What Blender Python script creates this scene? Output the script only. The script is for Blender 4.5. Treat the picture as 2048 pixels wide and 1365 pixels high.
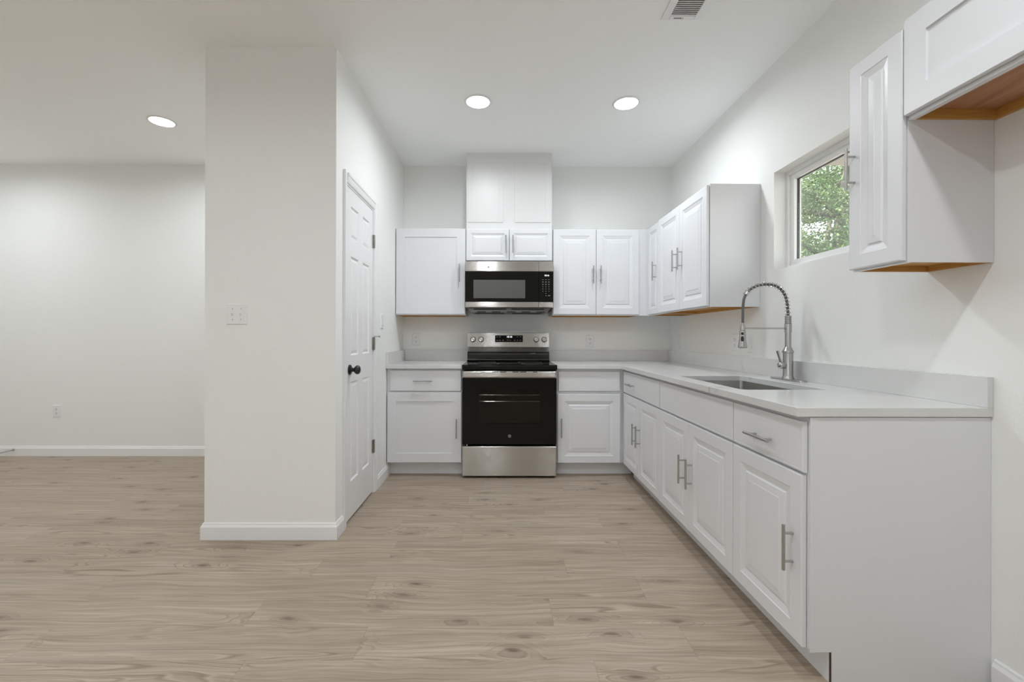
import bpy, bmesh, math, random
from mathutils import Vector, Matrix
import numpy as np

for _o in list(bpy.data.objects):
    bpy.data.objects.remove(_o, do_unlink=True)
S = bpy.context.scene
COL = S.collection
PI = math.pi

# ------------------------------------------------------------------ camera
cam_d = bpy.data.cameras.new('camera')
cam = bpy.data.objects.new('camera', cam_d)
COL.objects.link(cam)
S.camera = cam
cam_d.sensor_fit = 'HORIZONTAL'
cam_d.sensor_width = 36.0
cam_d.lens = 878.632 / 2048 * 36.0
cam_d.shift_x = 18.72 / 2048
cam_d.shift_y = -9.174 / 2048
cam_d.clip_start = 0.05
cam_d.clip_end = 200
cam.matrix_world = (Matrix.Translation((0, -4.1826, 1.1398)) @ Matrix.Rotation(-0.0054, 4, 'Z')
                    @ Matrix.Rotation(PI / 2, 4, 'X') @ Matrix.Rotation(0.0024, 4, 'Z'))

# ------------------------------------------------------------------ light and exposure
LENS = 16.0           # radiance of a downlight lens
LAMP = 9.2            # power of each downlight (W), 125 degree beam
BEAM = 168
SKY = 5.0 # overcast sky outside
SUN = 22.0
w = bpy.data.worlds.new('overcast_sky')
S.world = w
w.use_nodes = True
w.node_tree.nodes['Background'].inputs[0].default_value = (0.95, 0.975, 1.0, 1)
w.node_tree.nodes['Background'].inputs[1].default_value = SKY
sun_d = bpy.data.lights.new('sun', 'SUN')
sun_d.energy = SUN
sun_d.angle = 0.03
sun_d.color = (1, 0.96, 0.88)
sun = bpy.data.objects.new('sun', sun_d)
COL.objects.link(sun)
sun.rotation_euler = (math.radians(4), math.radians(-42), 0)     # from the west, over the roof, onto the trees
S.view_settings.view_transform = 'Standard'
S.view_settings.look = 'None'
S.view_settings.exposure = 0.0
S.view_settings.gamma = 1.0
S.view_settings.use_curve_mapping = False
S.cycles.use_denoising = True
S.cycles.max_bounces = 10
S.cycles.diffuse_bounces = 7
S.cycles.transparent_max_bounces = 24
S.cycles.sample_clamp_indirect = 8.0
S.cycles.caustics_reflective = False
S.cycles.caustics_refractive = False

# ------------------------------------------------------------------ layout (metres)
XL, XR = -0.9234, 1.617        # kitchen side walls
HC = 2.7604                    # ceiling
YP, XP = -1.7116, -1.6558      # closet block: front face, outer side
XW, YB = -5.2, -8.2            # living room side wall, rear wall
ZC = 0.909                     # worktop


# ------------------------------------------------------------------ materials
class NT:
    def __init__(s, name):
        s.m = bpy.data.materials.new(name)
        s.m.use_nodes = True
        s.t = s.m.node_tree
        s.b = s.t.nodes['Principled BSDF']
        s.out = s.t.nodes['Material Output']

    def n(s, typ, ins=None, **kw):
        nd = s.t.nodes.new(typ)
        for k, v in kw.items():
            setattr(nd, k, v)
        for k, v in (ins or {}).items():
            s.put(nd.inputs[k], v)
        return nd

    def put(s, sock, v):
        if isinstance(v, bpy.types.NodeSocket):
            s.t.links.new(v, sock)
        elif isinstance(v, bpy.types.Node):
            s.t.links.new(v.outputs[0], sock)
        else:
            sock.default_value = v

    def math(s, op, a, b=0.0, c=0.0):
        return s.n('ShaderNodeMath', {0: a, 1: b, 2: c}, operation=op).outputs[0]

    def ramp(s, f, stops):
        r = s.n('ShaderNodeValToRGB', {0: f})
        el = r.color_ramp.elements
        while len(el) < len(stops):
            el.new(0.5)
        for e, (p, c) in zip(el, stops):
            e.position = p
            e.color = c if len(c) == 4 else (*c, 1)
        return r.outputs[0]

    def mix(s, f, a, b, bt='MIX'):
        x = s.n('ShaderNodeMix', data_type='RGBA', blend_type=bt)
        s.put(x.inputs[0], f)
        s.put(x.inputs[6], a if not isinstance(a, tuple) else (*a, 1)[:4])
        s.put(x.inputs[7], b if not isinstance(b, tuple) else (*b, 1)[:4])
        return x.outputs[2]

    def bump(s, h, strength, dist):
        bn = s.n('ShaderNodeBump', {'Height': h, 'Strength': strength, 'Distance': dist})
        s.put(s.b.inputs['Normal'], bn.outputs[0])

    def noise(s, vec, scale, detail=2, rough=0.5, dist=0.0):
        return s.n('ShaderNodeTexNoise', {'Vector': vec, 'Scale': scale, 'Detail': detail, 'Roughness': rough, 'Distortion': dist}).outputs[0]

    def pos(s):
        return s.n('ShaderNodeNewGeometry').outputs['Position']

    def set(s, **kw):
        for k, v in kw.items():
            s.put(s.b.inputs[k.replace('_', ' ')], v)
        return s


def plain(name, col, rough=0.5, metal=0.0, spec=0.5):
    x = NT(name)
    x.set(Base_Color=(*col, 1), Roughness=rough, Metallic=metal)
    x.b.inputs['Specular IOR Level'].default_value = spec
    return x


def paint_wall(name, col, scale, strength):
    x = plain(name, col, 0.75, 0, 0.25)
    p = x.pos()
    h = x.math('ADD', x.noise(p, scale, 3, 0.6), x.math('MULTIPLY', x.noise(p, scale * 0.35, 2), 0.8))
    x.bump(h, strength * 0.5, 0.004)
    return x.m


M = {}
M['wall'] = paint_wall('wall_paint', (0.86, 0.864, 0.848), 120, 0.35)
M['ceiling'] = paint_wall('ceiling_paint', (0.945, 0.955, 0.945), 85, 0.4)
x = plain('white_trim_paint', (0.83, 0.83, 0.835), 0.35)
M['trim'] = x.m


def cab_paint(name, col, rough):
    x = plain(name, col, rough)
    p = x.pos()
    x.bump(x.noise(p, 35, 2), 0.06, 0.004)
    return x.m


M['cab'] = cab_paint('cabinet_white', (0.765, 0.772, 0.795), 0.36)
M['cab_gloss'] = cab_paint('semi_gloss_white', (0.74, 0.74, 0.74), 0.36)
x = plain('window_vinyl', (0.86, 0.86, 0.86), 0.35)
M['vinyl'] = x.m
M['plate'] = plain('wall_plate_plastic', (0.83, 0.83, 0.83), 0.3).m
M['slot'] = plain('dark_slot', (0.03, 0.03, 0.03), 0.6).m

# bare plywood and golden rails under the wall cabinets
x = NT('golden_rail_wood')
p = x.n('ShaderNodeMapping', {'Vector': x.pos(), 'Scale': (4, 4, 60)}).outputs[0]
x.set(Base_Color=x.ramp(x.noise(p, 4, 4), [(0.3, (0.46, 0.235, 0.055)), (0.7, (0.58, 0.32, 0.09))]), Roughness=0.5)
M['rail'] = x.m
x = NT('reddish_plywood')
p = x.n('ShaderNodeMapping', {'Vector': x.pos(), 'Scale': (9, 1.3, 4)}).outputs[0]
x.set(Base_Color=x.ramp(x.noise(p, 2.2, 5, 0.55, 1.2), [(0.3, (0.36, 0.155, 0.075)), (0.55, (0.47, 0.235, 0.125)), (0.75, (0.55, 0.31, 0.18))]), Roughness=0.55)
M['ply'] = x.m
M['raw_edge'] = plain('raw_board_brown', (0.07, 0.042, 0.025), 0.8).m

# quartz
x = plain('veined_quartz', (0.78, 0.78, 0.775), 0.16)
p = x.pos()
wp = x.n('ShaderNodeVectorMath', {0: p, 1: x.n('ShaderNodeVectorMath', {0: x.n('ShaderNodeTexNoise', {'Vector': p, 'Scale': 3.0, 'Detail': 5}).outputs[1], 'Scale': 0.35}, operation='SCALE').outputs[0]}, operation='ADD').outputs[0]
v = x.noise(wp, 1.6, 2, 0.5)
v = x.math('ABSOLUTE', x.math('SUBTRACT', v, 0.5))
vein = x.math('MULTIPLY', x.math('SUBTRACT', 1.0, x.n('ShaderNodeMapRange', {0: v, 1: 0.0, 2: 0.010}).outputs[0]), x.n('ShaderNodeMapRange', {0: x.noise(p, 4.5, 3), 1: 0.56, 2: 0.72}).outputs[0])
base = x.mix(x.noise(p, 7, 4), (0.67, 0.67, 0.665), (0.73, 0.73, 0.725))
x.set(Base_Color=x.mix(x.math('MULTIPLY', vein, 0.75), base, (0.40, 0.39, 0.375)))
M['quartz'] = x.m


# metals
def steel(name, col, rough, aniso, tang=(0, 0, 1)):
    x = plain(name, col, rough, 1.0)
    x.b.inputs['Anisotropic'].default_value = aniso
    t = x.n('ShaderNodeCombineXYZ', {0: tang[0], 1: tang[1], 2: tang[2]})
    x.put(x.b.inputs['Tangent'], t.outputs[0])
    return x


x = plain('brushed_stainless', (0.53, 0.515, 0.49), 0.17, 1.0)
g_ = x.n('ShaderNodeNewGeometry')
wn = x.n('ShaderNodeTexWhiteNoise', {'Vector': x.n('ShaderNodeVectorMath', {0: g_.outputs['Position'], 'Scale': 3000.0}, operation='SCALE').outputs[0]}, noise_dimensions='3D')
tilt = x.math('MULTIPLY', x.math('SUBTRACT', x.math('ADD', wn.outputs[0], x.n('ShaderNodeSeparateColor', {0: wn.outputs[1]}).outputs[2]), 1.0), 0.62)   # horizontal brushing tilts the micro-normals up and down
nv = x.n('ShaderNodeVectorMath', {0: g_.outputs['Normal'], 1: x.n('ShaderNodeCombineXYZ', {2: tilt}).outputs[0]}, operation='ADD').outputs[0]
x.put(x.b.inputs['Normal'], x.n('ShaderNodeVectorMath', {0: nv}, operation='NORMALIZE').outputs[0])
M['steel'] = x.m
M['sink'] = steel('sink_steel', (0.50, 0.49, 0.47), 0.34, 0.5).m
M['nickel'] = plain('brushed_nickel', (0.51, 0.505, 0.495), 0.27, 1.0).m
M['nickel_shiny'] = plain('polished_nickel', (0.68, 0.67, 0.65), 0.12, 1.0).m
M['chrome'] = plain('chrome_knob', (0.72, 0.71, 0.69), 0.12, 1.0).m
M['hinge'] = plain('hinge_metal', (0.42, 0.41, 0.38), 0.35, 1.0).m
M['hose'] = plain('grey_hose', (0.12, 0.12, 0.12), 0.45).m
M['rubber'] = plain('black_rubber', (0.012, 0.012, 0.012), 0.4).m
M['black_metal'] = plain('matte_black_metal', (0.012, 0.012, 0.012), 0.32).m
M['black_glass'] = plain('black_glass', (0.0075, 0.0072, 0.006), 0.06, 0, 0.22).m
M['black_enamel'] = plain('black_enamel', (0.010, 0.010, 0.009), 0.14).m
M['black_plastic'] = plain('black_plastic', (0.018, 0.018, 0.018), 0.35).m
M['grey_mesh'] = plain('perforated_window', (0.095, 0.095, 0.092), 0.25).m
M['cavity'] = plain('oven_enamel', (0.34, 0.32, 0.30), 0.45).m
M['duct_grey'] = plain('grey_vent_metal', (0.20, 0.20, 0.19), 0.4, 0.6).m
M['badge'] = plain('badge_silver', (0.30, 0.30, 0.29), 0.3, 0.8).m
M['mark'] = plain('printed_mark', (0.27, 0.27, 0.265), 0.6).m
M['soffit'] = plain('beige_soffit', (0.25, 0.225, 0.205), 0.7).m
x = plain('lit_digits', (0.9, 0.95, 1), 0.5)
x.set(Emission_Color=(0.9, 0.96, 1, 1), Emission_Strength=1.6)
M['digits'] = x.m
x = plain('downlight_lens', (1, 1, 1), 0.5)
x.set(Emission_Color=(0.94, 1.0, 1.04, 1), Emission_Strength=LENS)
M['lens'] = x.m


def pane(name, tint, refl):
    x = NT(name)
    t = x.n('ShaderNodeBsdfTransparent', {0: (*tint, 1)})
    g = x.n('ShaderNodeBsdfGlossy', {0: (1, 1, 1, 1), 'Roughness': 0.01})
    fr = x.n('ShaderNodeFresnel', {0: 1.45})
    f = x.math('MULTIPLY', fr.outputs[0], refl)
    mx = x.n('ShaderNodeMixShader', {0: f, 1: t.outputs[0], 2: g.outputs[0]})
    x.t.links.new(mx.outputs[0], x.out.inputs[0])
    return x.m


M['glass'] = pane('window_glass', (0.97, 0.98, 0.975), 0.3)
M['oven_glass'] = pane('tinted_oven_glass', (0.60, 0.585, 0.56), 0.6)

# plank floor
x = plain('wood_plank_floor', (0.4, 0.3, 0.25), 0.42, 0, 0.35)
p = x.pos()
sp = x.n('ShaderNodeSeparateXYZ', {0: p})
X, Y = sp.outputs[0], sp.outputs[1]
PW, PL = 0.180, 1.22
ry = x.math('DIVIDE', x.math('ADD', Y, 20.097), PW)
row = x.math('FLOOR', ry)
wn = x.n('ShaderNodeTexWhiteNoise', {'W': row}, noise_dimensions='1D').outputs[0]
rx = x.math('DIVIDE', x.math('ADD', x.math('ADD', X, 20.0), x.math('MULTIPLY', wn, PL)), PL)
colm = x.math('FLOOR', rx)
pid = x.math('ADD', x.math('MULTIPLY', row, 13.37), x.math('MULTIPLY', colm, 3.91))
rnd = x.n('ShaderNodeTexWhiteNoise', {'W': pid}, noise_dimensions='1D')
rv = rnd.outputs[0]


def cvec(a, b, c):
    return x.n('ShaderNodeCombineXYZ', {0: a, 1: b, 2: c}).outputs[0]


def sc(a, k):
    return x.math('MULTIPLY', a, k)


warp = x.n('ShaderNodeTexNoise', {'Vector': cvec(sc(X, 1.6), sc(Y, 5), sc(pid, 1.7)), 'Scale': 1.0, 'Detail': 2}).outputs[0]
Yw = x.math('ADD', Y, sc(x.math('SUBTRACT', warp, 0.5), 0.10))
# knots
vo = x.n('ShaderNodeTexVoronoi', {'Vector': cvec(x.math('ADD', sc(X, 2.9), sc(pid, 7.31)), sc(Yw, 9.0), 0.0), 'Scale': 1.0, 'Randomness': 1.0}, voronoi_dimensions='2D')
kd = vo.outputs['Distance']
ksel = x.math('GREATER_THAN', x.n('ShaderNodeSeparateColor', {0: vo.outputs['Color']}).outputs[0], 0.70)
knot = x.math('MULTIPLY', x.n('ShaderNodeMapRange', {0: kd, 1: 0.105, 2: 0.03, 3: 0, 4: 1}).outputs[0], ksel)
bend = x.math('MULTIPLY', x.n('ShaderNodeMapRange', {0: kd, 1: 0.55, 2: 0.0, 3: 0, 4: 1}, interpolation_type='SMOOTHSTEP').outputs[0], ksel)
n1 = x.noise(cvec(sc(X, 0.55), sc(Yw, 8.5), sc(pid, 2.3)), 1.0, 2.0, 0.45)
fld = x.math('ADD', n1, sc(bend, 0.17))
ph = sc(fld, 58.0)
ring = x.math('POWER', x.math('ABSOLUTE', x.math('SINE', ph)), 12.0)
ringl = x.math('POWER', x.math('ABSOLUTE', x.math('SINE', x.math('ADD', ph, 0.45))), 12.0)
rmask = x.n('ShaderNodeMapRange', {0: x.noise(cvec(sc(X, 0.7), sc(Y, 7), sc(pid, 0.77)), 1.0, 2), 1: 0.50, 2: 0.66}).outputs[0]
rmask = x.math('MAXIMUM', rmask, sc(bend, 0.75))
ringd = x.math('MULTIPLY', ring, rmask)
ringw = x.math('MULTIPLY', ringl, rmask)
fine = x.noise(cvec(sc(X, 4), sc(Yw, 210), sc(pid, 1.1)), 1.0, 3, 0.65)
mid = x.noise(cvec(sc(X, 1.6), sc(Yw, 48), sc(pid, 1.9)), 1.0, 4, 0.62)
broad = x.noise(cvec(sc(X, 1.1), sc(Y, 8), sc(pid, 4.1)), 1.0, 3)
tone = x.math('ADD', x.math('ADD', sc(mid, 0.46), sc(fine, 0.42)), x.math('ADD', sc(broad, 0.22), sc(rv, 0.04)))
c = x.ramp(tone, [(0.36, (0.285, 0.215, 0.160)), (0.50, (0.415, 0.338, 0.265)), (0.60, (0.490, 0.410, 0.328)), (0.76, (0.66, 0.58, 0.49))])
c = x.mix(x.n('ShaderNodeMapRange', {0: broad, 1: 0.55, 2: 0.75, 3: 0, 4: 0.4}).outputs[0], c, (0.36, 0.325, 0.285))
strk = x.n('ShaderNodeMapRange', {0: x.noise(cvec(sc(X, 1.3), sc(Yw, 95), sc(pid, 3.3)), 1.0, 2, 0.55), 1: 0.56, 2: 0.72, 3: 0, 4: 0.42}).outputs[0]
c = x.mix(strk, c, (0.235, 0.178, 0.135))
c = x.mix(sc(ringw, 0.55), c, (0.66, 0.56, 0.44))
c = x.mix(sc(ringd, 0.62), c, (0.20, 0.142, 0.10))
c = x.mix(x.math('MULTIPLY', x.n('ShaderNodeMapRange', {0: kd, 1: 0.30, 2: 0.05, 3: 0, 4: 0.45}).outputs[0], ksel), c, (0.26, 0.20, 0.155))
c = x.mix(x.math('MULTIPLY', sc(knot, 0.75), x.n('ShaderNodeMapRange', {0: mid, 1: 0.35, 2: 0.6}).outputs[0]), c, (0.10, 0.07, 0.054))
fx = x.math('FRACT', rx)
fy = x.math('FRACT', ry)
ex = x.math('MULTIPLY', x.math('MINIMUM', fx, x.math('SUBTRACT', 1.0, fx)), PL)
ey = x.math('MULTIPLY', x.math('MINIMUM', fy, x.math('SUBTRACT', 1.0, fy)), PW)
seam = x.math('MAXIMUM', x.n('ShaderNodeMapRange', {0: ex, 1: 0.0016, 2: 0.0004, 3: 0, 4: 1}).outputs[0], x.n('ShaderNodeMapRange', {0: ey, 1: 0.0014, 2: 0.0003, 3: 0, 4: 0.4}).outputs[0])
c = x.mix(sc(seam, 0.28), c, (0.14, 0.105, 0.08))
c = x.mix(1.0, c, (0.83, 0.80, 0.775), 'MULTIPLY')
x.set(Base_Color=c)
x.put(x.b.inputs['Roughness'], x.n('ShaderNodeMapRange', {0: fine, 1: 0.3, 2: 0.7, 3: 0.38, 4: 0.50}).outputs[0])
x.bump(x.math('SUBTRACT', x.math('SUBTRACT', sc(fine, 0.6), sc(ringd, 0.6)), seam), 0.25, 0.0015)
M['floor'] = x.m

# outdoors
x = NT('leaves')
ri = x.n('ShaderNodeNewGeometry').outputs['Random Per Island']
x.set(Base_Color=x.ramp(ri, [(0.0, (0.010, 0.028, 0.008)), (0.35, (0.024, 0.066, 0.015)), (0.7, (0.060, 0.120, 0.026)), (1.0, (0.15, 0.21, 0.065))]), Roughness=0.45)
x.b.inputs['Transmission Weight'].default_value = 0.0
tr = x.n('ShaderNodeBsdfTranslucent', {0: (0.06, 0.12, 0.02, 1)})
mx = x.n('ShaderNodeMixShader', {0: 0.3, 1: x.b.outputs[0], 2: tr.outputs[0]})
x.t.links.new(mx.outputs[0], x.out.inputs[0])
M['leaf'] = x.m
x = NT('bark')
p = x.n('ShaderNodeMapping', {'Vector': x.pos(), 'Scale': (14, 14, 3)}).outputs[0]
x.set(Base_Color=x.ramp(x.noise(p, 1.5, 4), [(0.3, (0.025, 0.02, 0.016)), (0.7, (0.14, 0.12, 0.10))]), Roughness=0.9)
M['bark'] = x.m
x = NT('leaf_litter_ground')
x.set(Base_Color=x.ramp(x.noise(x.pos(), 3, 4), [(0.3, (0.26, 0.24, 0.20)), (0.7, (0.40, 0.37, 0.31))]), Roughness=0.9)
M['grass'] = x.m
M['siding'] = plain('pale_siding', (0.6, 0.58, 0.54), 0.7).m


# ------------------------------------------------------------------ mesh building
class MB:
    def __init__(s):
        s.v, s.f = [], []

    def add(s, vs, fs):
        k = len(s.v)
        s.v += [tuple(a) for a in vs]
        s.f += [tuple(k + i for i in f) for f in fs]
        return s

    def box(s, a, b):
        x0, x1 = sorted((a[0], b[0]))
        y0, y1 = sorted((a[1], b[1]))
        z0, z1 = sorted((a[2], b[2]))
        return s.add([(x0, y0, z0), (x1, y0, z0), (x1, y1, z0), (x0, y1, z0), (x0, y0, z1), (x1, y0, z1), (x1, y1, z1), (x0, y1, z1)],
                     [(0, 3, 2, 1), (4, 5, 6, 7), (0, 1, 5, 4), (1, 2, 6, 5), (2, 3, 7, 6), (3, 0, 4, 7)])

    def prism(s, poly, axis, t0, t1):
        """closed polygon extruded along an axis; poly in the two other axes (in x,y,z order)"""
        n = len(poly)

        def P(q, t):
            l = list(q)
            l.insert('xyz'.index(axis), t)
            return tuple(l)
        vs = [P(q, t0) for q in poly] + [P(q, t1) for q in poly]
        fs = [tuple(range(n)), tuple(range(2 * n - 1, n - 1, -1))]
        fs += [(i, (i + 1) % n, n + (i + 1) % n, n + i) for i in range(n)]
        return s.add(vs, fs)

    def rings(s, mp, u0, u1, z0, z1, prof, th, gap=0.0):
        """mitred panel: concentric rectangles (inset, depth) on a front of thickness th"""
        vs, fs = [], []
        R = [(0, gap - th)] + list(prof)
        for i, d in R:
            vs += [mp(u0 + i, z0 + i, th + d), mp(u1 - i, z0 + i, th + d), mp(u1 - i, z1 - i, th + d), mp(u0 + i, z1 - i, th + d)]
        for k in range(len(R) - 1):
            for j in range(4):
                a, b = 4 * k + j, 4 * k + (j + 1) % 4
                fs.append((a, b, b + 4, a + 4))
        fs.append((0, 3, 2, 1))
        e = 4 * (len(R) - 1)
        fs.append((e, e + 1, e + 2, e + 3))
        return s.add(vs, fs)

    def tube(s, pts, r, seg=12, cap=True):
        """round bar through points; r is one radius or one per point"""
        P = [Vector(p) for p in pts]
        n = len(P)
        rr = r if isinstance(r, (list, tuple)) else [r] * n
        vs, fs = [], []
        up = None
        for i in range(n):
            t = (P[min(i + 1, n - 1)] - P[max(i - 1, 0)]).normalized()
            if up is None:
                up = Vector((0, 0, 1)) if abs(t.z) < 0.9 else Vector((1, 0, 0))
            a = t.cross(up).normalized()
            up = a.cross(t).normalized()
            for k in range(seg):
                an = 2 * PI * k / seg
                vs.append(P[i] + (a * math.cos(an) + up * math.sin(an)) * rr[i])
        for i in range(n - 1):
            for k in range(seg):
                k2 = (k + 1) % seg
                fs.append((i * seg + k, i * seg + k2, (i + 1) * seg + k2, (i + 1) * seg + k))
        if cap:
            fs.append(tuple(range(seg - 1, -1, -1)))
            fs.append(tuple((n - 1) * seg + k for k in range(seg)))
        return s.add(vs, fs)

    def lathe(s, o, ax, prof, seg=24):
        """profile of (distance along ax, radius) from o"""
        o, ax = Vector(o), Vector(ax).normalized()
        up = Vector((0, 0, 1)) if abs(ax.z) < 0.9 else Vector((1, 0, 0))
        a = ax.cross(up).normalized()
        b = ax.cross(a).normalized()
        vs, fs = [], []
        for d, r in prof:
            for k in range(seg):
                an = 2 * PI * k / seg
                vs.append(o + ax * d + (a * math.cos(an) + b * math.sin(an)) * max(r, 1e-5))
        n = len(prof)
        for i in range(n - 1):
            for k in range(seg):
                k2 = (k + 1) % seg
                fs.append((i * seg + k, i * seg + k2, (i + 1) * seg + k2, (i + 1) * seg + k))
        fs.append(tuple(range(seg - 1, -1, -1)))
        fs.append(tuple((n - 1) * seg + k for k in range(seg)))
        return s.add(vs, fs)

    def build(s, name, mat, parent=None, bevel=0.0, smooth=False):
        o0 = Vector(ORIGIN.get(parent.name, (0, 0, 0))) if parent else Vector((0, 0, 0))
        me = bpy.data.meshes.new(name)
        me.from_pydata([tuple(Vector(a) - o0) for a in s.v], [], s.f)
        bm = bmesh.new()
        bm.from_mesh(me)
        bmesh.ops.recalc_face_normals(bm, faces=bm.faces)
        bm.to_mesh(me)
        bm.free()
        me.materials.append(mat)
        if smooth:
            for q in me.polygons:
                q.use_smooth = True
            me.set_sharp_from_angle(angle=math.radians(40))
        o = bpy.data.objects.new(name, me)
        COL.objects.link(o)
        if parent:
            o.parent = parent
            ORIGIN[o.name] = tuple(o0)
        if bevel:
            m = o.modifiers.new('bevel', 'BEVEL')
            m.width = bevel
            m.segments = 2
            m.limit_method = 'ANGLE'
            m.angle_limit = math.radians(50)
        return o


ORIGIN = {}


def thing(name, loc, label, cat, group=None):
    o = bpy.data.objects.new(name, None)
    COL.objects.link(o)
    o.empty_display_size = 0.1
    o.location = loc
    ORIGIN[o.name] = tuple(loc)
    tag(o, label, cat, group)
    return o


def tag(o, label, cat, group=None):
    o['label'] = label
    o['category'] = cat
    o['kind'] = 'thing'
    if group:
        o['group'] = group
    return o


def struct(o, label=None):
    o['kind'] = 'structure'
    if label:
        o['label'] = label
    return o


def text(name, body, size, loc, rot, mat, parent, ext=0.0002):
    cu = bpy.data.curves.new(name, 'FONT')
    cu.body = body
    cu.size = size
    cu.extrude = ext
    cu.align_x = 'CENTER'
    cu.align_y = 'CENTER'
    cu.materials.append(mat)
    tmp = bpy.data.objects.new(name, cu)
    COL.objects.link(tmp)
    dg = bpy.context.evaluated_depsgraph_get()
    me = bpy.data.meshes.new_from_object(tmp.evaluated_get(dg))
    bpy.data.objects.remove(tmp, do_unlink=True)
    me.name = name
    o = bpy.data.objects.new(name, me)
    COL.objects.link(o)
    o0 = Vector(ORIGIN.get(parent.name, (0, 0, 0)))
    o.parent = parent
    o.location = Vector(loc) - o0
    o.rotation_euler = rot
    ORIGIN[o.name] = tuple(o0)
    return o


# ================================================================== ROOM SHELL
WT = 0.16
struct(MB().box((XW - WT, YB - WT, -0.1), (XR + WT, WT, 0)).build('floor', M['floor']))
struct(MB().box((XW - WT, YB - WT, HC), (XR + WT, WT, HC + 0.2)).build('ceiling', M['ceiling']))
struct(MB().box((XW - WT, 0, 0), (XR + WT, WT, HC)).build('wall_back', M['wall']))
struct(MB().box((XW - WT, YB, 0), (XW, 0, HC)).build('wall_left', M['wall']))
# right wall with the window opening
WY0, WY1, WZ0, WZ1 = -2.505, -1.593, 1.535, 2.112
m = MB()
m.box((XR, YB, 0), (XR + WT, WY0, HC)).box((XR, WY1, 0), (XR + WT, 0, HC))
m.box((XR, WY0, 0), (XR + WT, WY1, WZ0)).box((XR, WY0, WZ1), (XR + WT, WY1, HC))
struct(m.build('wall_right', M['wall']))
# unseen rear wall; its windows are added and sized for fill daylight
RW = [(-4.1, -3.1), (-1.9, -0.9)]
RZ0, RZ1 = 1.05, 2.10
m = MB()
m.box((XW - WT, YB - WT, 0), (XR + WT, YB, RZ0)).box((XW - WT, YB - WT, RZ1), (XR + WT, YB, HC))
xs = [XW - WT] + [q for r in RW for q in r] + [XR + WT]
for i in range(0, len(xs), 2):
    m.box((xs[i], YB - WT, RZ0), (xs[i + 1], YB, RZ1))
struct(m.build('wall_rear', M['wall']))
for k, (a, b) in enumerate(RW):
    m = MB()
    f = 0.06
    m.box((a, YB - 0.1, RZ0), (a + f, YB - 0.05, RZ1)).box((b - f, YB - 0.1, RZ0), (b, YB - 0.05, RZ1))
    m.box((a + f, YB - 0.1, RZ0), (b - f, YB - 0.05, RZ0 + f)).box((a + f, YB - 0.1, RZ1 - f), (b - f, YB - 0.05, RZ1))
    c = (a + b) / 2
    m.box((c - 0.03, YB - 0.1, RZ0 + f), (c + 0.03, YB - 0.05, RZ1 - f))
    struct(m.build('window_%d' % (k + 2), M['vinyl']))
    pl = bpy.data.lights.new('daylight_portal', 'AREA')
    pl.shape = 'RECTANGLE'
    pl.size, pl.size_y = b - a, RZ1 - RZ0
    pl.cycles.is_portal = True
    po = bpy.data.objects.new('daylight_portal', pl)
    COL.objects.link(po)
    po.location = (c, YB - WT - 0.01, (RZ0 + RZ1) / 2)
    po.rotation_euler = (PI / 2, 0, 0)
    po.rotation_euler = (PI / 2, 0, PI)
# closet block that stands between kitchen and living room, with a doorway on its kitchen side
DY0, DY1, DZ = -1.548, -0.972, 2.064
T = 0.11
m = MB()
m.box((XP, YP, 0), (XL, YP + T, HC))
m.box((XP, YP + T, 0), (XP + T, 0, HC))
m.box((XL - T, YP + T, 0), (XL, DY0, HC)).box((XL - T, DY1, 0), (XL, 0, HC)).box((XL - T, DY0, DZ), (XL, DY1, HC))
struct(m.build('wall_closet', M['wall']))


# baseboards
def bb_prof(t=0.0145, h=0.092):
    return [(0, 0), (t, 0), (t, h - 0.022), (t * 0.55, h - 0.010), (t * 0.5, h - 0.004), (t * 0.25, h), (0, h)]


def baseboard(name, paths):
    """each path: list of (x, y) wall-line points; the board lies to the right of the walking direction, mitred at corners"""
    m = MB()
    for pts in paths:
        P = [Vector((q[0], q[1])) for q in pts]
        prof = bb_prof()
        n = len(prof)
        vs = []
        for i, p_ in enumerate(P):
            ds = []
            if i > 0:
                ds.append((P[i] - P[i - 1]).normalized())
            if i < len(P) - 1:
                ds.append((P[i + 1] - P[i]).normalized())
            ns_ = [Vector((d.y, -d.x)) for d in ds]
            nn = ns_[0] if len(ns_) == 1 else (ns_[0] + ns_[1]) / (1 + ns_[0].dot(ns_[1]))
            vs += [(p_.x + nn.x * q, p_.y + nn.y * q, z_) for q, z_ in prof]
        fs = [tuple(range(n)), tuple(range(n * len(P) - 1, n * (len(P) - 1) - 1, -1))]
        for i in range(len(P) - 1):
            fs += [(i * n + k, i * n + (k + 1) % n, (i + 1) * n + (k + 1) % n, (i + 1) * n + k) for k in range(n)]
        m.add(vs, fs)
    return struct(m.build(name, M['trim']))


bt = 0.0145
baseboard('baseboard_back', [[(XW, 0), (XP, 0)]])
baseboard('baseboard_closet', [[(XP, -0.015), (XP, YP), (XL, YP), (XL, DY0 - 0.057)][::1], [(XL, DY1 + 0.057), (XL, -0.548)]])
baseboard('baseboard_right', [[(XR, -2.760), (XR, YB)]])
baseboard('baseboard_left', [[(XW, YB), (XW, -0.015)]])

# ================================================================== CLOSET DOOR
m = MB()
CW, CT = 0.056, 0.016


def casing_leg(m, y0, y1, inner_high):
    # stepped casing profile across its width
    pr = [(0, 0), (CT, 0), (CT, 0.014), (CT * 0.75, 0.020), (CT * 0.62, 0.040), (CT * 0.45, 0.052), (CT * 0.3, CW), (0, CW)]
    if inner_high:
        pts = [(XL + d, y0 + q) for d, q in pr]
    else:
        pts = [(XL + d, y1 - q) for d, q in pr]
    m.prism(pts, 'z', 0, DZ + CW)


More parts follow.
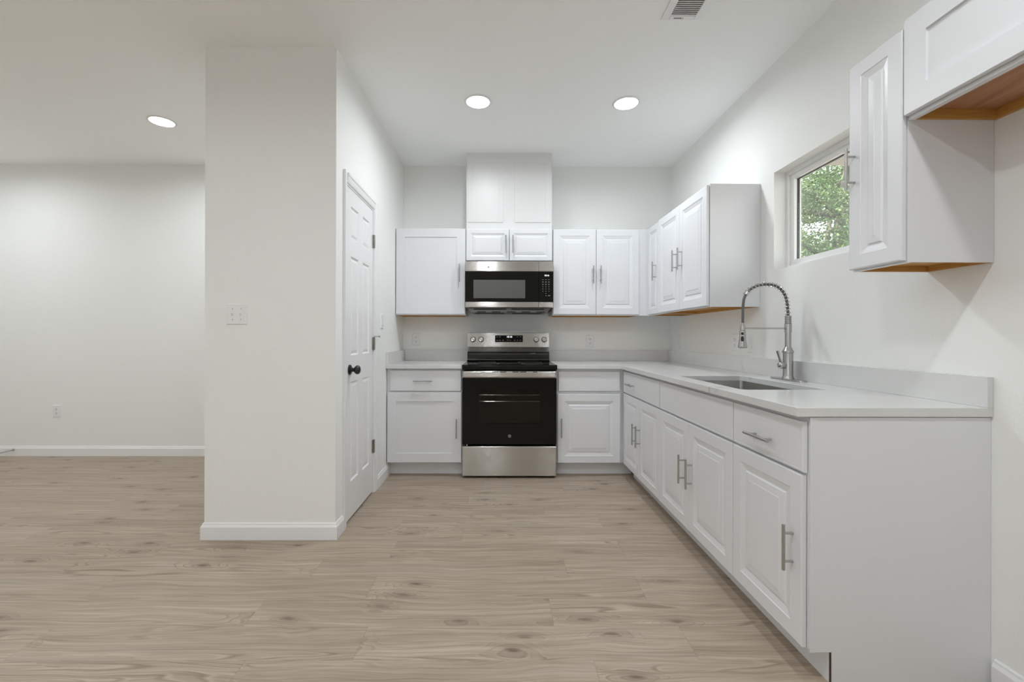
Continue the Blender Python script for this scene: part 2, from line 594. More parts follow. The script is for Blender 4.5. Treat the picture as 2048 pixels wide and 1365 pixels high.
casing_leg(m, DY0 - CW, DY0, True)
casing_leg(m, DY1, DY1 + CW, False)
pr = [(0, 0), (CT, 0), (CT, 0.014), (CT * 0.75, 0.020), (CT * 0.62, 0.040), (CT * 0.45, 0.052), (CT * 0.3, CW), (0, CW)]
m.prism([(XL + d, DZ + CW - q) for d, q in pr], 'y', DY0, DY1)
m.box((XL - T, DY0, 0), (XL - 0.001, DY0 + 0.012, DZ)).box((XL - T, DY1 - 0.012, 0), (XL - 0.001, DY1, DZ)).box((XL - T, DY0 + 0.012, DZ - 0.012), (XL - 0.001, DY1 - 0.012, DZ))
struct(m.build('trim_1', M['trim']), 'white moulded door casing around the closet door')

door = bpy.data.objects.new('door_1', None)
COL.objects.link(door)
door.location = (XL, (DY0 + DY1) / 2, 0)
ORIGIN['door_1'] = tuple(door.location)
struct(door, 'white six panel closet door with black round knob')
dy0, dy1, dz0, dz1 = DY0 + 0.014, DY1 - 0.014, 0.012, DZ - 0.014
DXF = XL - 0.004            # door front face
TH = 0.035
st, mul = 0.082, 0.085
pw = (dy1 - dy0 - 2 * st - mul) / 2
colsY = [(dy0 + st, dy0 + st + pw), (dy1 - st - pw, dy1 - st)]
rowsZ = [(0.235, 0.855), (1.02, 1.635), (1.746, 1.946)]
m = MB()
zs = [dz0] + [q for r in rowsZ for q in r] + [dz1]
ys = [dy0] + [q for r in colsY for q in r] + [dy1]
for i in range(0, 6, 2):
    m.box((DXF - TH, ys[i], dz0), (DXF, ys[i + 1], dz1))
for i in range(0, 8, 2):
    for c0, c1 in colsY:
        m.box((DXF - TH, c0, zs[i]), (DXF, c1, zs[i + 1]))
m.build('door_slab', M['trim'], door)
mpX = lambda u, z, wv: (DXF - 0.016 + wv, u, z)
for c0, c1 in colsY:
    for z0, z1 in rowsZ:
        MB().rings(mpX, c0, c1, z0, z1, [(0, -0.0005), (0.009, -0.0085), (0.012, -0.0085), (0.029, -0.0025), (0.031, -0.0025)], 0.016).build('door_panel', M['trim'], door)
# knob
kz, ky = 0.932, DY0 + 0.014 + 0.060
m = MB().lathe((DXF, ky, kz), (1, 0, 0), [(0, 0.032), (0.004, 0.032), (0.009, 0.027), (0.011, 0.014), (0.028, 0.012), (0.032, 0.016), (0.036, 0.022), (0.044, 0.0275), (0.052, 0.028), (0.060, 0.024), (0.065, 0.015), (0.067, 0.004)], 28)
m.build('door_knob', M['black_metal'], door, smooth=True)['label'] = 'round black door knob'
for hz in (1.828, 1.086, 0.340):
    m = MB()
    m.box((XL - 0.002, DY1 - 0.030, hz - 0.045), (XL + 0.003, DY1 - 0.003, hz + 0.045))
    m.tube([(XL + 0.007, DY1 - 0.010, hz - 0.047), (XL + 0.007, DY1 - 0.010, hz + 0.047)], 0.0065, 10)
    m.build('hinge', M['hinge'], door, smooth=True)
m = MB().tube([(XL + 0.007, DY1 - 0.010, 1.137), (XL + 0.030, DY1 + 0.022, 1.137)], 0.0028, 8)
m.tube([(XL + 0.030, DY1 + 0.022, 1.137), (XL + 0.036, DY1 + 0.030, 1.137)], 0.006, 8)
m.build('hinge_stop', M['hinge'], door, smooth=True)

# ================================================================== KITCHEN WINDOW
fx0, fx1 = XR + 0.070, XR + 0.135
win = None
m = MB()


def frame_ring(m, x0, x1, y0, y1, z0, z1, t):
    m.box((x0, y0, z0), (x1, y0 + t, z1)).box((x0, y1 - t, z0), (x1, y1, z1))
    m.box((x0, y0 + t, z0), (x1, y1 - t, z0 + t)).box((x0, y0 + t, z1 - t), (x1, y1 - t, z1))


frame_ring(m, fx0, fx1, WY0, WY1, WZ0, WZ1, 0.024)
win = struct(m.build('window_1', M['vinyl'], None, 0.002), 'white vinyl window over the sink wall')
m = MB()
frame_ring(m, fx0 + 0.014, fx1 - 0.01, WY0 + 0.024, WY1 - 0.024, WZ0 + 0.024, WZ1 - 0.024, 0.030)
m.build('window_sash', M['vinyl'], win, 0.002)
m = MB()
frame_ring(m, fx0 + 0.032, fx0 + 0.043, WY0 + 0.0543, WY1 - 0.0543, WZ0 + 0.0543, WZ1 - 0.0543, 0.004)
m.build('glazing_gasket', M['rubber'], win)
MB().box((fx0 + 0.035, WY0 + 0.0585, WZ0 + 0.0585), (fx0 + 0.039, WY1 - 0.0585, WZ1 - 0.0585)).build('pane', M['glass'], win)

# ================================================================== CABINETS
RAISED = [(0.0, -0.004), (0.0012, -0.0012), (0.004, 0), (0.057, 0), (0.0585, -0.0020), (0.066, -0.0035), (0.084, -0.0080), (0.0875, -0.0080),
          (0.0915, -0.0040), (0.093, -0.0036), (0.1175, -0.0016), (0.119, -0.0004), (0.121, 0)]
SHAKER = [(0.0, -0.002), (0.0015, 0), (0.074, 0), (0.0745, -0.0075), (0.076, -0.0075)]
SLAB = [(0.0, -0.004), (0.0012, -0.0012), (0.004, 0), (0.0095, 0), (0.0105, -0.0010), (0.0125, -0.0010), (0.0135, 0), (0.016, 0)]


def scaled(prof, k):
    return [(i if i <= 0.0042 else 0.004 + (i - 0.004) * k, d) for i, d in prof]


class Front:
    """maps (u along the run, z, w outward) for a cabinet front facing -Y or -X"""
    def __init__(s, facing, pos):
        s.facing, s.pos = facing, pos

    def __call__(s, u, z, wv):
        return (u, s.pos - wv, z) if s.facing == 'Y' else (s.pos - wv, u, z)

    def box(s, m, u0, u1, z0, z1, w0, w1):
        return m.box(s(u0, z0, w0), s(u1, z1, w1))


HL, HP, HR = 0.155, 0.048, 0.0055     # bar pull: length, half spacing of its posts, radius


def bar_pull(F, u, z, parent, vertical=True, wd=0.019, length=HL):
    m = MB()
    h, o = length / 2, wd + 0.032
    if vertical:
        m.tube([F(u, z - h, o), F(u, z + h, o)], HR, 14)
        for s_ in (-HP, HP):
            m.tube([F(u, z + s_, wd), F(u, z + s_, o)], 0.0043, 10)
    else:
        m.tube([F(u - h, z, o), F(u + h, z, o)], HR, 14)
        for s_ in (-HP, HP):
            m.tube([F(u + s_, z, wd), F(u + s_, z, o)], 0.0043, 10)
    return m.build('handle', M['nickel'], parent, smooth=True)


def leaf(F, root, u0, u1, z0, z1, prof, handle=None, name='door', th=0.019, k=1.0):
    d = MB().rings(F, u0, u1, z0, z1, scaled(prof, k), th, 0.003).build(name, M['cab'], root)
    if handle:
        bar_pull(F, handle[0], handle[1], d, name == 'door', th)
    return d


def overhead(F, back, u0, u1, z0, z1, label, doors, lip=0.024):
    """hanging cabinet: white case, recessed bare bottom with golden rails, doors"""
    c = F((u0 + u1) / 2, z0, 0)
    root = thing('overhead_cabinet', c, label, 'cabinet')
    m = MB()
    F.box(m, u0, u1, z0 + lip, z1, -back, 0)                       # case
    F.box(m, u0, u1, z0, z0 + lip, -0.019, 0)                      # front rail
    F.box(m, u0, u0 + 0.003, z0, z0 + lip, -back, -0.019)
    F.box(m, u1 - 0.003, u1, z0, z0 + lip, -back, -0.019)
    m.build('case', M['cab'], root)
    m = MB()
    F.box(m, u0 + 0.003, u0 + 0.015, z0, z0 + lip - 0.003, -back, -0.019)
    F.box(m, u1 - 0.015, u1 - 0.003, z0, z0 + lip - 0.003, -back, -0.019)
    F.box(m, u0 + 0.015, u1 - 0.015, z0, z0 + lip - 0.003, -back, -back + 0.014)
    m.build('bottom_rail', M['rail'], root)
    m = MB()
    F.box(m, u0 + 0.003, u1 - 0.003, z0 + lip - 0.003, z0 + lip, -back, -0.019)
    m.build('bottom_panel', M['rail'] if lip < 0.028 else M['ply'], root)
    for d in doors:
        leaf(F, root, *d)
    return root


UB = 0.3055       # case depth of the wall cabinets
FB = Front('Y', -UB)
Z0, Z1 = 1.3255, 2.0905
overhead(FB, UB - 0.001, XL + 0.003, -0.3065, Z0, Z1, 'white overhead cabinet with one flat shaker door, left of the microwave',
         [(-0.9155, -0.3095, 1.3345, 2.0870, SHAKER, (-0.3585, 1.6940))])
overhead(FB, UB - 0.001, -0.3045, 0.4575, 1.7905, 2.0905, 'short white overhead cabinet with two small raised-panel doors, directly above the microwave',
         [(-0.3010, 0.0756, 1.8055, 2.0830, RAISED, (0.0455, 1.9470), 'door', 0.019, 0.62),
          (0.0790, 0.4540, 1.8055, 2.0830, RAISED, (0.1085, 1.9470), 'door', 0.019, 0.62)])
cab3 = overhead(FB, UB - 0.001, 0.4600, 1.2245, Z0, Z1 - 0.003, 'white overhead cabinet with two raised-panel doors, right of the microwave',
                [(0.4650, 0.8405, 1.3345, 2.0835, RAISED, (0.8135, 1.6830)), (0.8435, 1.2210, 1.3345, 2.0835, RAISED, (0.8790, 1.6830))])
FXU = XR - UB - 0.001
m = MB().box((1.2250, -UB - 0.004, Z0), (FXU, -UB + 0.016, Z1 - 0.003))
m.build('filler_strip', M['cab'], cab3)

FR0 = Front('X', FXU)
overhead(FR0, UB, -0.610, -0.312, Z0 - 0.001, 2.0890, 'narrow single-door white overhead cabinet tucked in the room corner by the back wall',
         [(-0.597, -0.336, 1.3325, 2.0830, RAISED, (-0.545, 1.6850), 'door', 0.019, 0.80)])
FR1 = Front('X', FXU - 0.008)
overhead(FR1, UB + 0.008, -1.4583, -0.6115, Z0 + 0.002, 2.0935, 'white overhead cabinet with two raised-panel doors, beside the window and left of the tap',
         [(-1.0320, -0.6190, 1.3345, 2.0870, RAISED, (-0.985, 1.6930)), (-1.4535, -1.0355, 1.3345, 2.0870, RAISED, (-1.082, 1.6930))])
FR2 = Front('X', 1.3330)
D2 = XR - 1.3330 - 0.001
overhead(FR2, D2, -2.7522, -2.5290, 1.3865, 2.1560, 'narrow white overhead cabinet with one tall raised-panel door, right of the window',
         [(-2.7490, -2.5320, 1.3925, 2.1500, RAISED, (-2.5585, 1.7620), 'door', 0.019, 0.9)])
overhead(FR2, D2, -3.6690, -2.7545, 1.8500, 2.1800, 'low wide white overhead cabinet with bare reddish plywood underside, at the right edge',
         [(-3.2100, -2.7560, 1.8620, 2.1720, SHAKER, None), (-3.6660, -3.2130, 1.8620, 2.1720, SHAKER, None)], 0.034)

# boxed-in chase over the microwave cabinet
ch = thing('vent_chase', (0.0765, -0.15, 2.0915), 'tall white boxed panel rising from the microwave cabinet to the ceiling', 'cabinet')
m = MB().box((-0.3020, -0.3000, 2.0915), (0.4530, -0.0005, HC - 0.0005)).build('case', M['cab_gloss'], ch)
FC = Front('Y', -0.3000)
for a, b in ((-0.2880, 0.0250), (0.1250, 0.4400)):
    MB().rings(FC, a, b, 2.1480, 2.7150, [(0, -0.0008), (0.0008, 0), (0.040, 0), (0.0405, -0.003), (0.044, -0.003)], 0.005).build('panel', M['cab_gloss'], ch)

# base cabinets
BT, BZ = 0.876, 0.112


def base_cab(F, back, u0, u1, label, toe=0.068, hollow=False, fronts=(), toe_end=0.0):
    root = thing('base_cabinet', F((u0 + u1) / 2, 0, -back / 2), label, 'cabinet')
    m = MB()
    if hollow:
        t = 0.018
        F.box(m, u0, u0 + t, BZ, BT, -back, -0.019)
        F.box(m, u1 - t, u1, BZ, BT, -back, -0.019)
        F.box(m, u0 + t, u1 - t, BZ, BZ + t, -back, -0.019)
        F.box(m, u0 + t, u1 - t, BZ + t, BT, -back, -back + 0.006)
    else:
        F.box(m, u0, u1, BZ, BT, -back, -0.019)
    m.build('case', M['cab'], root)
    m = MB()
    F.box(m, u0, u1 + toe_end, 0, BZ, -toe - 0.014, -toe)
    m.build('toe_kick', M['cab'], root)
    m = MB()                               # face frame
    F.box(m, u0, u0 + 0.040, BZ, BT, -0.019, 0)
    F.box(m, u1 - 0.040, u1, BZ, BT, -0.019, 0)
    for a, b in ((BZ, BZ + 0.035), (0.668, 0.708), (BT - 0.036, BT)):
        F.box(m, u0 + 0.040, u1 - 0.040, a, b, -0.019, 0)
    m.build('face_frame', M['cab'], root)
    for f in fronts:
        leaf(F, root, *f)
    return root


FBB = Front('Y', -0.6010)
BB = 0.600
base_cab(FBB, BB, XL + 0.003, -0.3080, 'white base cabinet with a drawer over one flat shaker door, left of the range', 0.068, False,
         [(-0.8925, -0.3165, 0.6955, 0.8625, SLAB, (-0.6240, 0.7790), 'drawer'), (-0.9145, -0.3130, 0.1160, 0.6865, SHAKER, (-0.3525, 0.3950))])
base_cab(FBB, BB, 0.4585, 1.0180, 'white base cabinet with a plain drawer front and one raised-panel door, right of the range', 0.068, False,
         [(0.4725, 0.9740, 0.6965, 0.8545, SLAB, None, 'drawer'), (0.4670, 0.9770, 0.1130, 0.6720, RAISED, (0.4950, 0.4010))], 0.075)
XF = 1.0180
FBR = Front('X', XF)
BR = XR - XF - 0.001
ZD0, ZD1, ZR0, ZR1 = 0.1120, 0.6825, 0.6920, 0.8600
base_cab(FBR, BR, -1.4330, -0.6215, 'white base cabinet, one wide drawer over two raised-panel doors, in the corner', 0.068, False,
         [(-1.4280, -0.6300, ZR0, ZR1, SLAB, (-0.853, 0.7700), 'drawer'),
          (-1.0170, -0.6280, ZD0, ZD1, RAISED, (-0.968, 0.4230), 'door', 0.019, 0.9), (-1.4310, -1.0200, ZD0, ZD1, RAISED, (-1.052, 0.4230), 'door', 0.019, 0.9)])
base_cab(FBR, BR, -2.3020, -1.4335, 'white base cabinet under the sink, blank front over two raised-panel doors', 0.068, True,
         [(-2.2985, -1.4400, ZR0, ZR1, SLAB, None, 'false_front'),
          (-1.8580, -1.4360, ZD0, ZD1, RAISED, (-1.808, 0.4230)), (-2.2990, -1.8610, ZD0, ZD1, RAISED, (-1.900, 0.4230))])
endcab = base_cab(FBR, BR, -2.7400, -2.3025, 'white base cabinet, drawer over one raised-panel door, at the near end of the worktop', 0.068, False,
                  [(-2.7380, -2.3080, ZR0, ZR1, SLAB, (-2.521, 0.7620), 'drawer'), (-2.7330, -2.3050, ZD0, ZD1, RAISED, (-2.690, 0.4230))])
# finished end panel with its toe notch, set back from the face-frame stile
m = MB().prism([(XF + 0.001, BZ - 0.008), (XF + 0.072, BZ - 0.008), (XF + 0.072, 0.0), (XR - 0.001, 0.0), (XR - 0.001, BT), (XF + 0.001, BT)], 'y', -2.7455, -2.7402)
m.build('end_panel', M['cab'], endcab)
m = MB().box((XF - 0.0005, -2.7475, BZ - 0.008), (XF + 0.018, -2.7456, BT))
m.build('end_stile', M['cab'], endcab)
MB().box((XF + 0.0685, -2.7462, 0.0005), (XF + 0.0715, -2.7400, BZ - 0.0085)).build('raw_board_edge', M['raw_edge'], endcab)

# ================================================================== WORKTOPS
CT0 = 0.8785
QXF, QYF, QYN = 0.9724, -0.6415, -2.7523
wl = thing('worktop', (-0.61, -0.32, CT0), 'short white quartz worktop left of the range', 'countertop')
MB().box((XL + 0.001, QYF, CT0), (-0.3085, -0.001, ZC)).build('slab', M['quartz'], wl, 0.002)
MB().box((XL + 0.0205, -0.0205, ZC), (-0.3085, -0.001, ZC + 0.1016)).build('backsplash', M['quartz'], wl, 0.0012)
MB().box((XL + 0.001, QYF + 0.01, ZC), (XL + 0.0200, -0.001, ZC + 0.1016)).build('backsplash', M['quartz'], wl, 0.0012)

wr = thing('worktop', (1.3, -1.4, CT0), 'long L-shaped white quartz worktop with faint grey veins, holding the sink', 'countertop')
SX0, SX1, SY0, SY1, SR = 1.062, 1.440, -2.262, -1.578, 0.025


def rrect(x0, x1, y0, y1, r, n=6):
    out = []
    for cx, cy, a0 in ((x1 - r, y1 - r, 0), (x0 + r, y1 - r, 90), (x0 + r, y0 + r, 180), (x1 - r, y0 + r, 270)):
        for k in range(n + 1):
            a = math.radians(a0 + 90 * k / n)
            out.append((cx + r * math.cos(a), cy + r * math.sin(a)))
    return out


def slab_with_hole(outer, hole, z0, z1, name, mat, parent, bevel):
    bm = bmesh.new()
    o0 = Vector(ORIGIN[parent.name])
    ed = []
    for loop in (outer, hole):
        vs = [bm.verts.new(Vector((p_[0], p_[1], z1)) - o0) for p_ in loop]
        for i in range(len(vs)):
            ed.append(bm.edges.new((vs[i], vs[(i + 1) % len(vs)])))
    bmesh.ops.triangle_fill(bm, use_beauty=True, use_dissolve=False, edges=ed)
    bmesh.ops.dissolve_limit(bm, angle_limit=0.01, verts=bm.verts, edges=bm.edges, delimit={'NORMAL'})
    g = bmesh.ops.extrude_face_region(bm, geom=list(bm.faces))
    for v_ in [e for e in g['geom'] if isinstance(e, bmesh.types.BMVert)]:
        v_.co.z -= (z1 - z0)
    bmesh.ops.recalc_face_normals(bm, faces=bm.faces)
    me = bpy.data.meshes.new(name)
    bm.to_mesh(me)
    bm.free()
    me.materials.append(mat)
    o = bpy.data.objects.new(name, me)
    COL.objects.link(o)
    o.parent = parent
    ORIGIN[o.name] = tuple(o0)
    if bevel:
        md = o.modifiers.new('bevel', 'BEVEL')
        md.width, md.segments, md.limit_method = bevel, 2, 'ANGLE'
        md.angle_limit = math.radians(50)
    return o


outer = [(0.4595, -0.001), (XR - 0.001, -0.001), (XR - 0.001, QYN), (QXF, QYN), (QXF, QYF), (0.4595, QYF)]
slab_with_hole(outer, rrect(SX0, SX1, SY0, SY1, SR), CT0, ZC, 'slab', M['quartz'], wr, 0.002)
MB().box((0.4595, -0.0205, ZC), (XR - 0.0205, -0.001, ZC + 0.1016)).build('backsplash', M['quartz'], wr, 0.0012)
MB().box((XR - 0.0200, QYN, ZC), (XR - 0.001, -0.001, ZC + 0.1016)).build('backsplash', M['quartz'], wr, 0.0012)

# ================================================================== SINK
sk = thing('sink', ((SX0 + SX1) / 2, (SY0 + SY1) / 2, 0.66), 'undermount stainless steel sink basin below the tap', 'sink')
bm_ = MB()
zt = CT0 - 0.0005
o_ = rrect(SX0 - 0.022, SX1 + 0.022, SY0 - 0.022, SY1 + 0.022, SR + 0.015)
i_ = rrect(SX0 - 0.004, SX1 + 0.004, SY0 - 0.004, SY1 + 0.004, SR)
b_ = rrect(SX0 + 0.004, SX1 - 0.004, SY0 + 0.004, SY1 - 0.004, SR)
n_ = len(o_)
vs = [(*q, zt) for q in o_] + [(*q, zt) for q in i_] + [(*q, zt - 0.20) for q in b_] + [(SX0 + SX1) / 2 * 1 and ((SX0 + SX1) / 2, (SY0 + SY1) / 2, zt - 0.208)]
fs = []
for k in range(2):
    for j in range(n_):
        fs.append((k * n_ + j, k * n_ + (j + 1) % n_, (k + 1) * n_ + (j + 1) % n_, (k + 1) * n_ + j))
fs += [(2 * n_ + j, 2 * n_ + (j + 1) % n_, 3 * n_) for j in range(n_)]
bm_.add(vs, fs).build('basin', M['sink'], sk, smooth=True)
MB().lathe(((SX0 + SX1) / 2, (SY0 + SY1) / 2, zt - 0.2075), (0, 0, 1), [(0, 0.045), (0.003, 0.045), (0.004, 0.036), (0.0015, 0.030)], 24).build('drain', M['nickel_shiny'], sk, smooth=True)

# ================================================================== TAP
TX, TY, PX = 1.5500, -1.8250, 0.002682
fa = thing('faucet', (TX, TY, ZC), 'brushed nickel spring-neck pull-down kitchen tap standing behind the sink', 'faucet')


def px(u, v_):
    return (TX + (u - 1582.5) * PX, TY, 1.1398 + (673.3 - v_) * PX)


m = MB().prism(rrect(TX - 0.028, TX + 0.028, TY - 0.128, TY + 0.128, 0.027, 8), 'z', ZC + 0.0002, ZC + 0.007)
m.build('base_plate', M['nickel'], fa, 0.0012)
m = MB().lathe((TX, TY, ZC + 0.007), (0, 0, 1), [(0, 0.030), (0.003, 0.030), (0.010, 0.0265), (0.020, 0.0245), (0.138, 0.0245), (0.140, 0.0275), (0.150, 0.0275), (0.153, 0.024), (0.168, 0.0175), (0.170, 0.0155)], 28)
m.build('body', M['nickel'], fa, smooth=True)
MB().lathe((TX, TY, 1.074), (0, 0, 1), [(0, 0.0150), (0.093, 0.0150)], 24).build('neck', M['nickel'], fa, smooth=True)
pr = [(0, 0.0175), (0.046, 0.0175), (0.048, 0.0150)]
z = 0.048
for k in range(8):
    pr += [(z, 0.0150), (z + 0.0014, 0.0162), (z + 0.0038, 0.0162), (z + 0.0050, 0.0145)]
    z += 0.0053
MB().lathe((TX, TY, 1.165), (0, 0, 1), pr, 24).build('collar', M['nickel'], fa, smooth=True)
path_px = [(1582.5, 632), (1582, 622), (1580.7, 608), (1578.7, 597), (1575, 587), (1568, 577.5), (1558, 571), (1549, 568.3), (1540, 567.6), (1531, 568.2), (1522, 570),
           (1514, 573), (1506.5, 577.5), (1500.5, 583), (1496.5, 589), (1493.2, 598), (1491.6, 612), (1491.2, 630), (1491, 650)]
P0 = [Vector(px(*q)) for q in path_px]


def catmull(P, n=10):
    out = []
    for i in range(len(P) - 1):
        a, b, c_, d = P[max(i - 1, 0)], P[i], P[i + 1], P[min(i + 2, len(P) - 1)]
        for k in range(n):
            t = k / n
            out.append(0.5 * ((2 * b) + (c_ - a) * t + (2 * a - 5 * b + 4 * c_ - d) * t * t + (3 * b - a - 3 * c_ + d) * t ** 3))
    out.append(P[-1])
    return out


HPATH = catmull(P0)
MB().tube(HPATH, 0.0070, 12).build('hose', M['hose'], fa, smooth=True)
# spring along the arch as far as the clip
clip_i = 13 * 10 + 2
arc = HPATH[4:clip_i]
L = [0]
for i in range(1, len(arc)):
    L.append(L[-1] + (arc[i] - arc[i - 1]).length)
turns = 18
hp = []
N = turns * 22
for k in range(N + 1):
    s_ = L[-1] * k / N
    i = max(j for j in range(len(L)) if L[j] <= s_ + 1e-9)
    i = min(i, len(arc) - 2)
    f = (s_ - L[i]) / (L[i + 1] - L[i])
    c_ = arc[i].lerp(arc[i + 1], f)
    t = (arc[i + 1] - arc[i]).normalized()
    a = Vector((0, 1, 0))
    b = t.cross(a)
    an = 2 * PI * turns * k / N
    hp.append(c_ + (a * math.cos(an) + b * math.sin(an)) * 0.0128)
MB().tube(hp, 0.0019, 6).build('spring', M['nickel_shiny'], fa, smooth=True)
ci = HPATH[clip_i + 3]
ct = (HPATH[clip_i + 4] - HPATH[clip_i + 2]).normalized()
MB().lathe(ci - ct * 0.010, ct, [(0, 0.011), (0.002, 0.0135), (0.018, 0.0135), (0.020, 0.011)], 20).build('hose_clip', M['nickel_shiny'], fa, smooth=True)
hx = px(1491, 0)[0]
m = MB().lathe((hx, TY, 1.215), (0, 0, -1), [(0, 0.0075), (0.010, 0.0075), (0.012, 0.0115), (0.040, 0.0120), (0.042, 0.0145), (0.060, 0.0155), (0.090, 0.0172), (0.112, 0.0200), (0.124, 0.0225), (0.131, 0.0230), (0.135, 0.0205)], 28)
sh = m.build('spray_head', M['nickel'], fa, smooth=True)
dv = Vector((-0.55, -0.83, 0)).normalized()
for zz, hh, ww in ((1.158, 0.0075, 0.0065), (1.128, 0.017, 0.0075)):
    c_ = Vector((hx, TY, zz)) + dv * 0.0135
    MB().lathe(c_, dv, [(0, 1.0), (0.0035, 1.0), (0.005, 0.7)], 16)
    b = MB().lathe((0, 0, 0), (0, 0, 1), [(0, 1.0), (0.0035, 1.0), (0.0048, 0.7)], 18)
    q = Vector((-dv.y, dv.x, 0))
    b.v = [tuple(c_ + dv * a_[2] + q * (a_[0] * ww) + Vector((0, 0, 1)) * (a_[1] * hh)) for a_ in b.v]
    b.build('button', M['rubber'], sh, smooth=True)
m = MB().tube([(TX - 0.016, TY, 1.187), (hx + 0.012, TY, 1.187)], 0.0042, 10)
m.lathe((hx, TY, 1.199), (0, 0, -1), [(0, 0.0135), (0.022, 0.0135)], 20)
m.build('support_arm', M['nickel'], fa, smooth=True)
m = MB().lathe((TX - 0.022, TY - 0.004, 0.988), (-1, -0.15, 0), [(0, 0.015), (0.010, 0.015), (0.012, 0.018), (0.018, 0.0185), (0.024, 0.018), (0.032, 0.014), (0.036, 0.006)], 22)
m.tube([(TX - 0.042, TY - 0.006, 0.998), (TX - 0.052, TY - 0.008, 1.030), (TX - 0.064, TY - 0.010, 1.066)], [0.0052, 0.0050, 0.0066], 12)
m.build('lever', M['nickel'], fa, smooth=True)

# ================================================================== RANGE
RX0, RX1 = -0.3045, 0.4535
RC = (RX0 + RX1) / 2
rg = thing('range', (RC, -0.33, 0), 'freestanding stainless steel electric range with black glass oven door', 'stove')
m = MB()
m.box((RX0 + 0.002, -0.622, 0.022), (RX0 + 0.020, -0.020, 0.872)).box((RX1 - 0.020, -0.622, 0.022), (RX1 - 0.002, -0.020, 0.872))
m.box((RX0 + 0.020, -0.030, 0.022), (RX1 - 0.020, -0.020, 0.872)).box((RX0 + 0.020, -0.622, 0.022), (RX1 - 0.020, -0.030, 0.050))
m.build('body', M['black_enamel'], rg)
FRG = Front('Y', -0.625)
for xx in (RX0 + 0.045, RX1 - 0.045):
    MB().lathe((xx, -0.585, 0), (0, 0, 1), [(0, 0.018), (0.012, 0.018), (0.014, 0.009), (0.024, 0.009)], 16).build('foot', M['black_plastic'], rg, smooth=True)
MB().rings(FRG, RX0 + 0.001, RX1 - 0.001, 0.017, 0.2580, [(0, -0.006), (0.002, -0.002), (0.006, 0), (0.02, 0)], 0.036).build('storage_drawer', M['steel'], rg)
# oven door: glass frame around a real window
OX0, OX1, OZ0, OZ1 = -0.1690, 0.3200, 0.4430, 0.7165
dw0, dw1 = 0.004, 0.036
m = MB()
zb, ztp = 0.2740, 0.8040
FRG.box(m, RX0 + 0.001, OX0, zb, ztp, dw0, dw1)
FRG.box(m, OX1, RX1 - 0.001, zb, ztp, dw0, dw1)
FRG.box(m, OX0, OX1, zb, OZ0, dw0, dw1)
FRG.box(m, OX0, OX1, OZ1, ztp, dw0, dw1)
od = m.build('oven_door', M['black_glass'], rg)
m = MB()
FRG.box(m, OX0, OX1, OZ0, OZ1, dw1 - 0.006, dw1 - 0.0005)
m.build('oven_window', M['oven_glass'], od)
m = MB()
m.rings(FRG, RX0 + 0.001, RX1 - 0.001, 0.8045, 0.8650, [(0, -0.006), (0.003, 0.002), (0.007, 0.006), (0.012, 0.008), (0.016, 0.0085), (0.022, 0.0085)], 0.040)
hd = m.build('door_band', M['steel'], od)
for a, b in ((-0.152, -0.117), (-0.066, -0.012), (-0.004, 0.048), (0.098, 0.148), (0.158, 0.210), (0.262, 0.296)):
    m = MB()
    FRG.box(m, a, b, 0.8525, 0.8585, 0.040, 0.0495)
    m.build('vent_slot', M['slot'], od)
lg = Vector((0.0765, -0.625 - dw1, 0.3400))
MB().lathe(lg, (0, -1, 0), [(0, 0.0125), (0.0006, 0.0125), (0.0006, 0.0112), (0.0003, 0.0110)], 28).build('badge', M['badge'], od, smooth=False)
text('badge_mark', 'ge', 0.016, (0.0765, -0.625 - dw1 - 0.0008, 0.3405), (PI / 2, 0, 0), M['black_glass'], od)
m = MB()
FRG.box(m, RX0 + 0.034, RX0 + 0.044, 0.262, 0.270, 0.004, 0.030)
m.build('door_clip', M['chrome'], rg)
# oven cavity and racks
m = MB()
cx0, cx1, cz0, cz1, cy0, cy1 = RX0 + 0.06, RX1 - 0.06, 0.36, 0.79, -0.617, -0.14
m.box((cx0, cy0, cz0 - 0.01), (cx1, cy1, cz0)).box((cx0, cy0, cz1), (cx1, cy1, cz1 + 0.01))
m.box((cx0 - 0.01, cy0, cz0 - 0.01), (cx0, cy1, cz1 + 0.01)).box((cx1, cy0, cz0 - 0.01), (cx1 + 0.01, cy1, cz1 + 0.01))
m.box((cx0 - 0.01, cy1, cz0 - 0.01), (cx1 + 0.01, cy1 + 0.01, cz1 + 0.01))
m.build('oven_cavity', M['cavity'], rg)
for rz in (0.609, 0.662):
    m = MB()
    m.tube([(cx0 + 0.01, -0.600, rz), (cx1 - 0.01, -0.600, rz)], 0.004, 8).tube([(cx0 + 0.01, -0.19, rz), (cx1 - 0.01, -0.19, rz)], 0.004, 8)
    for k in range(18):
        xx = cx0 + 0.02 + (cx1 - cx0 - 0.04) * k / 17
        m.tube([(xx, -0.600, rz), (xx, -0.19, rz)], 0.002, 6)
    m.build('oven_rack', M['chrome'], rg, smooth=True)
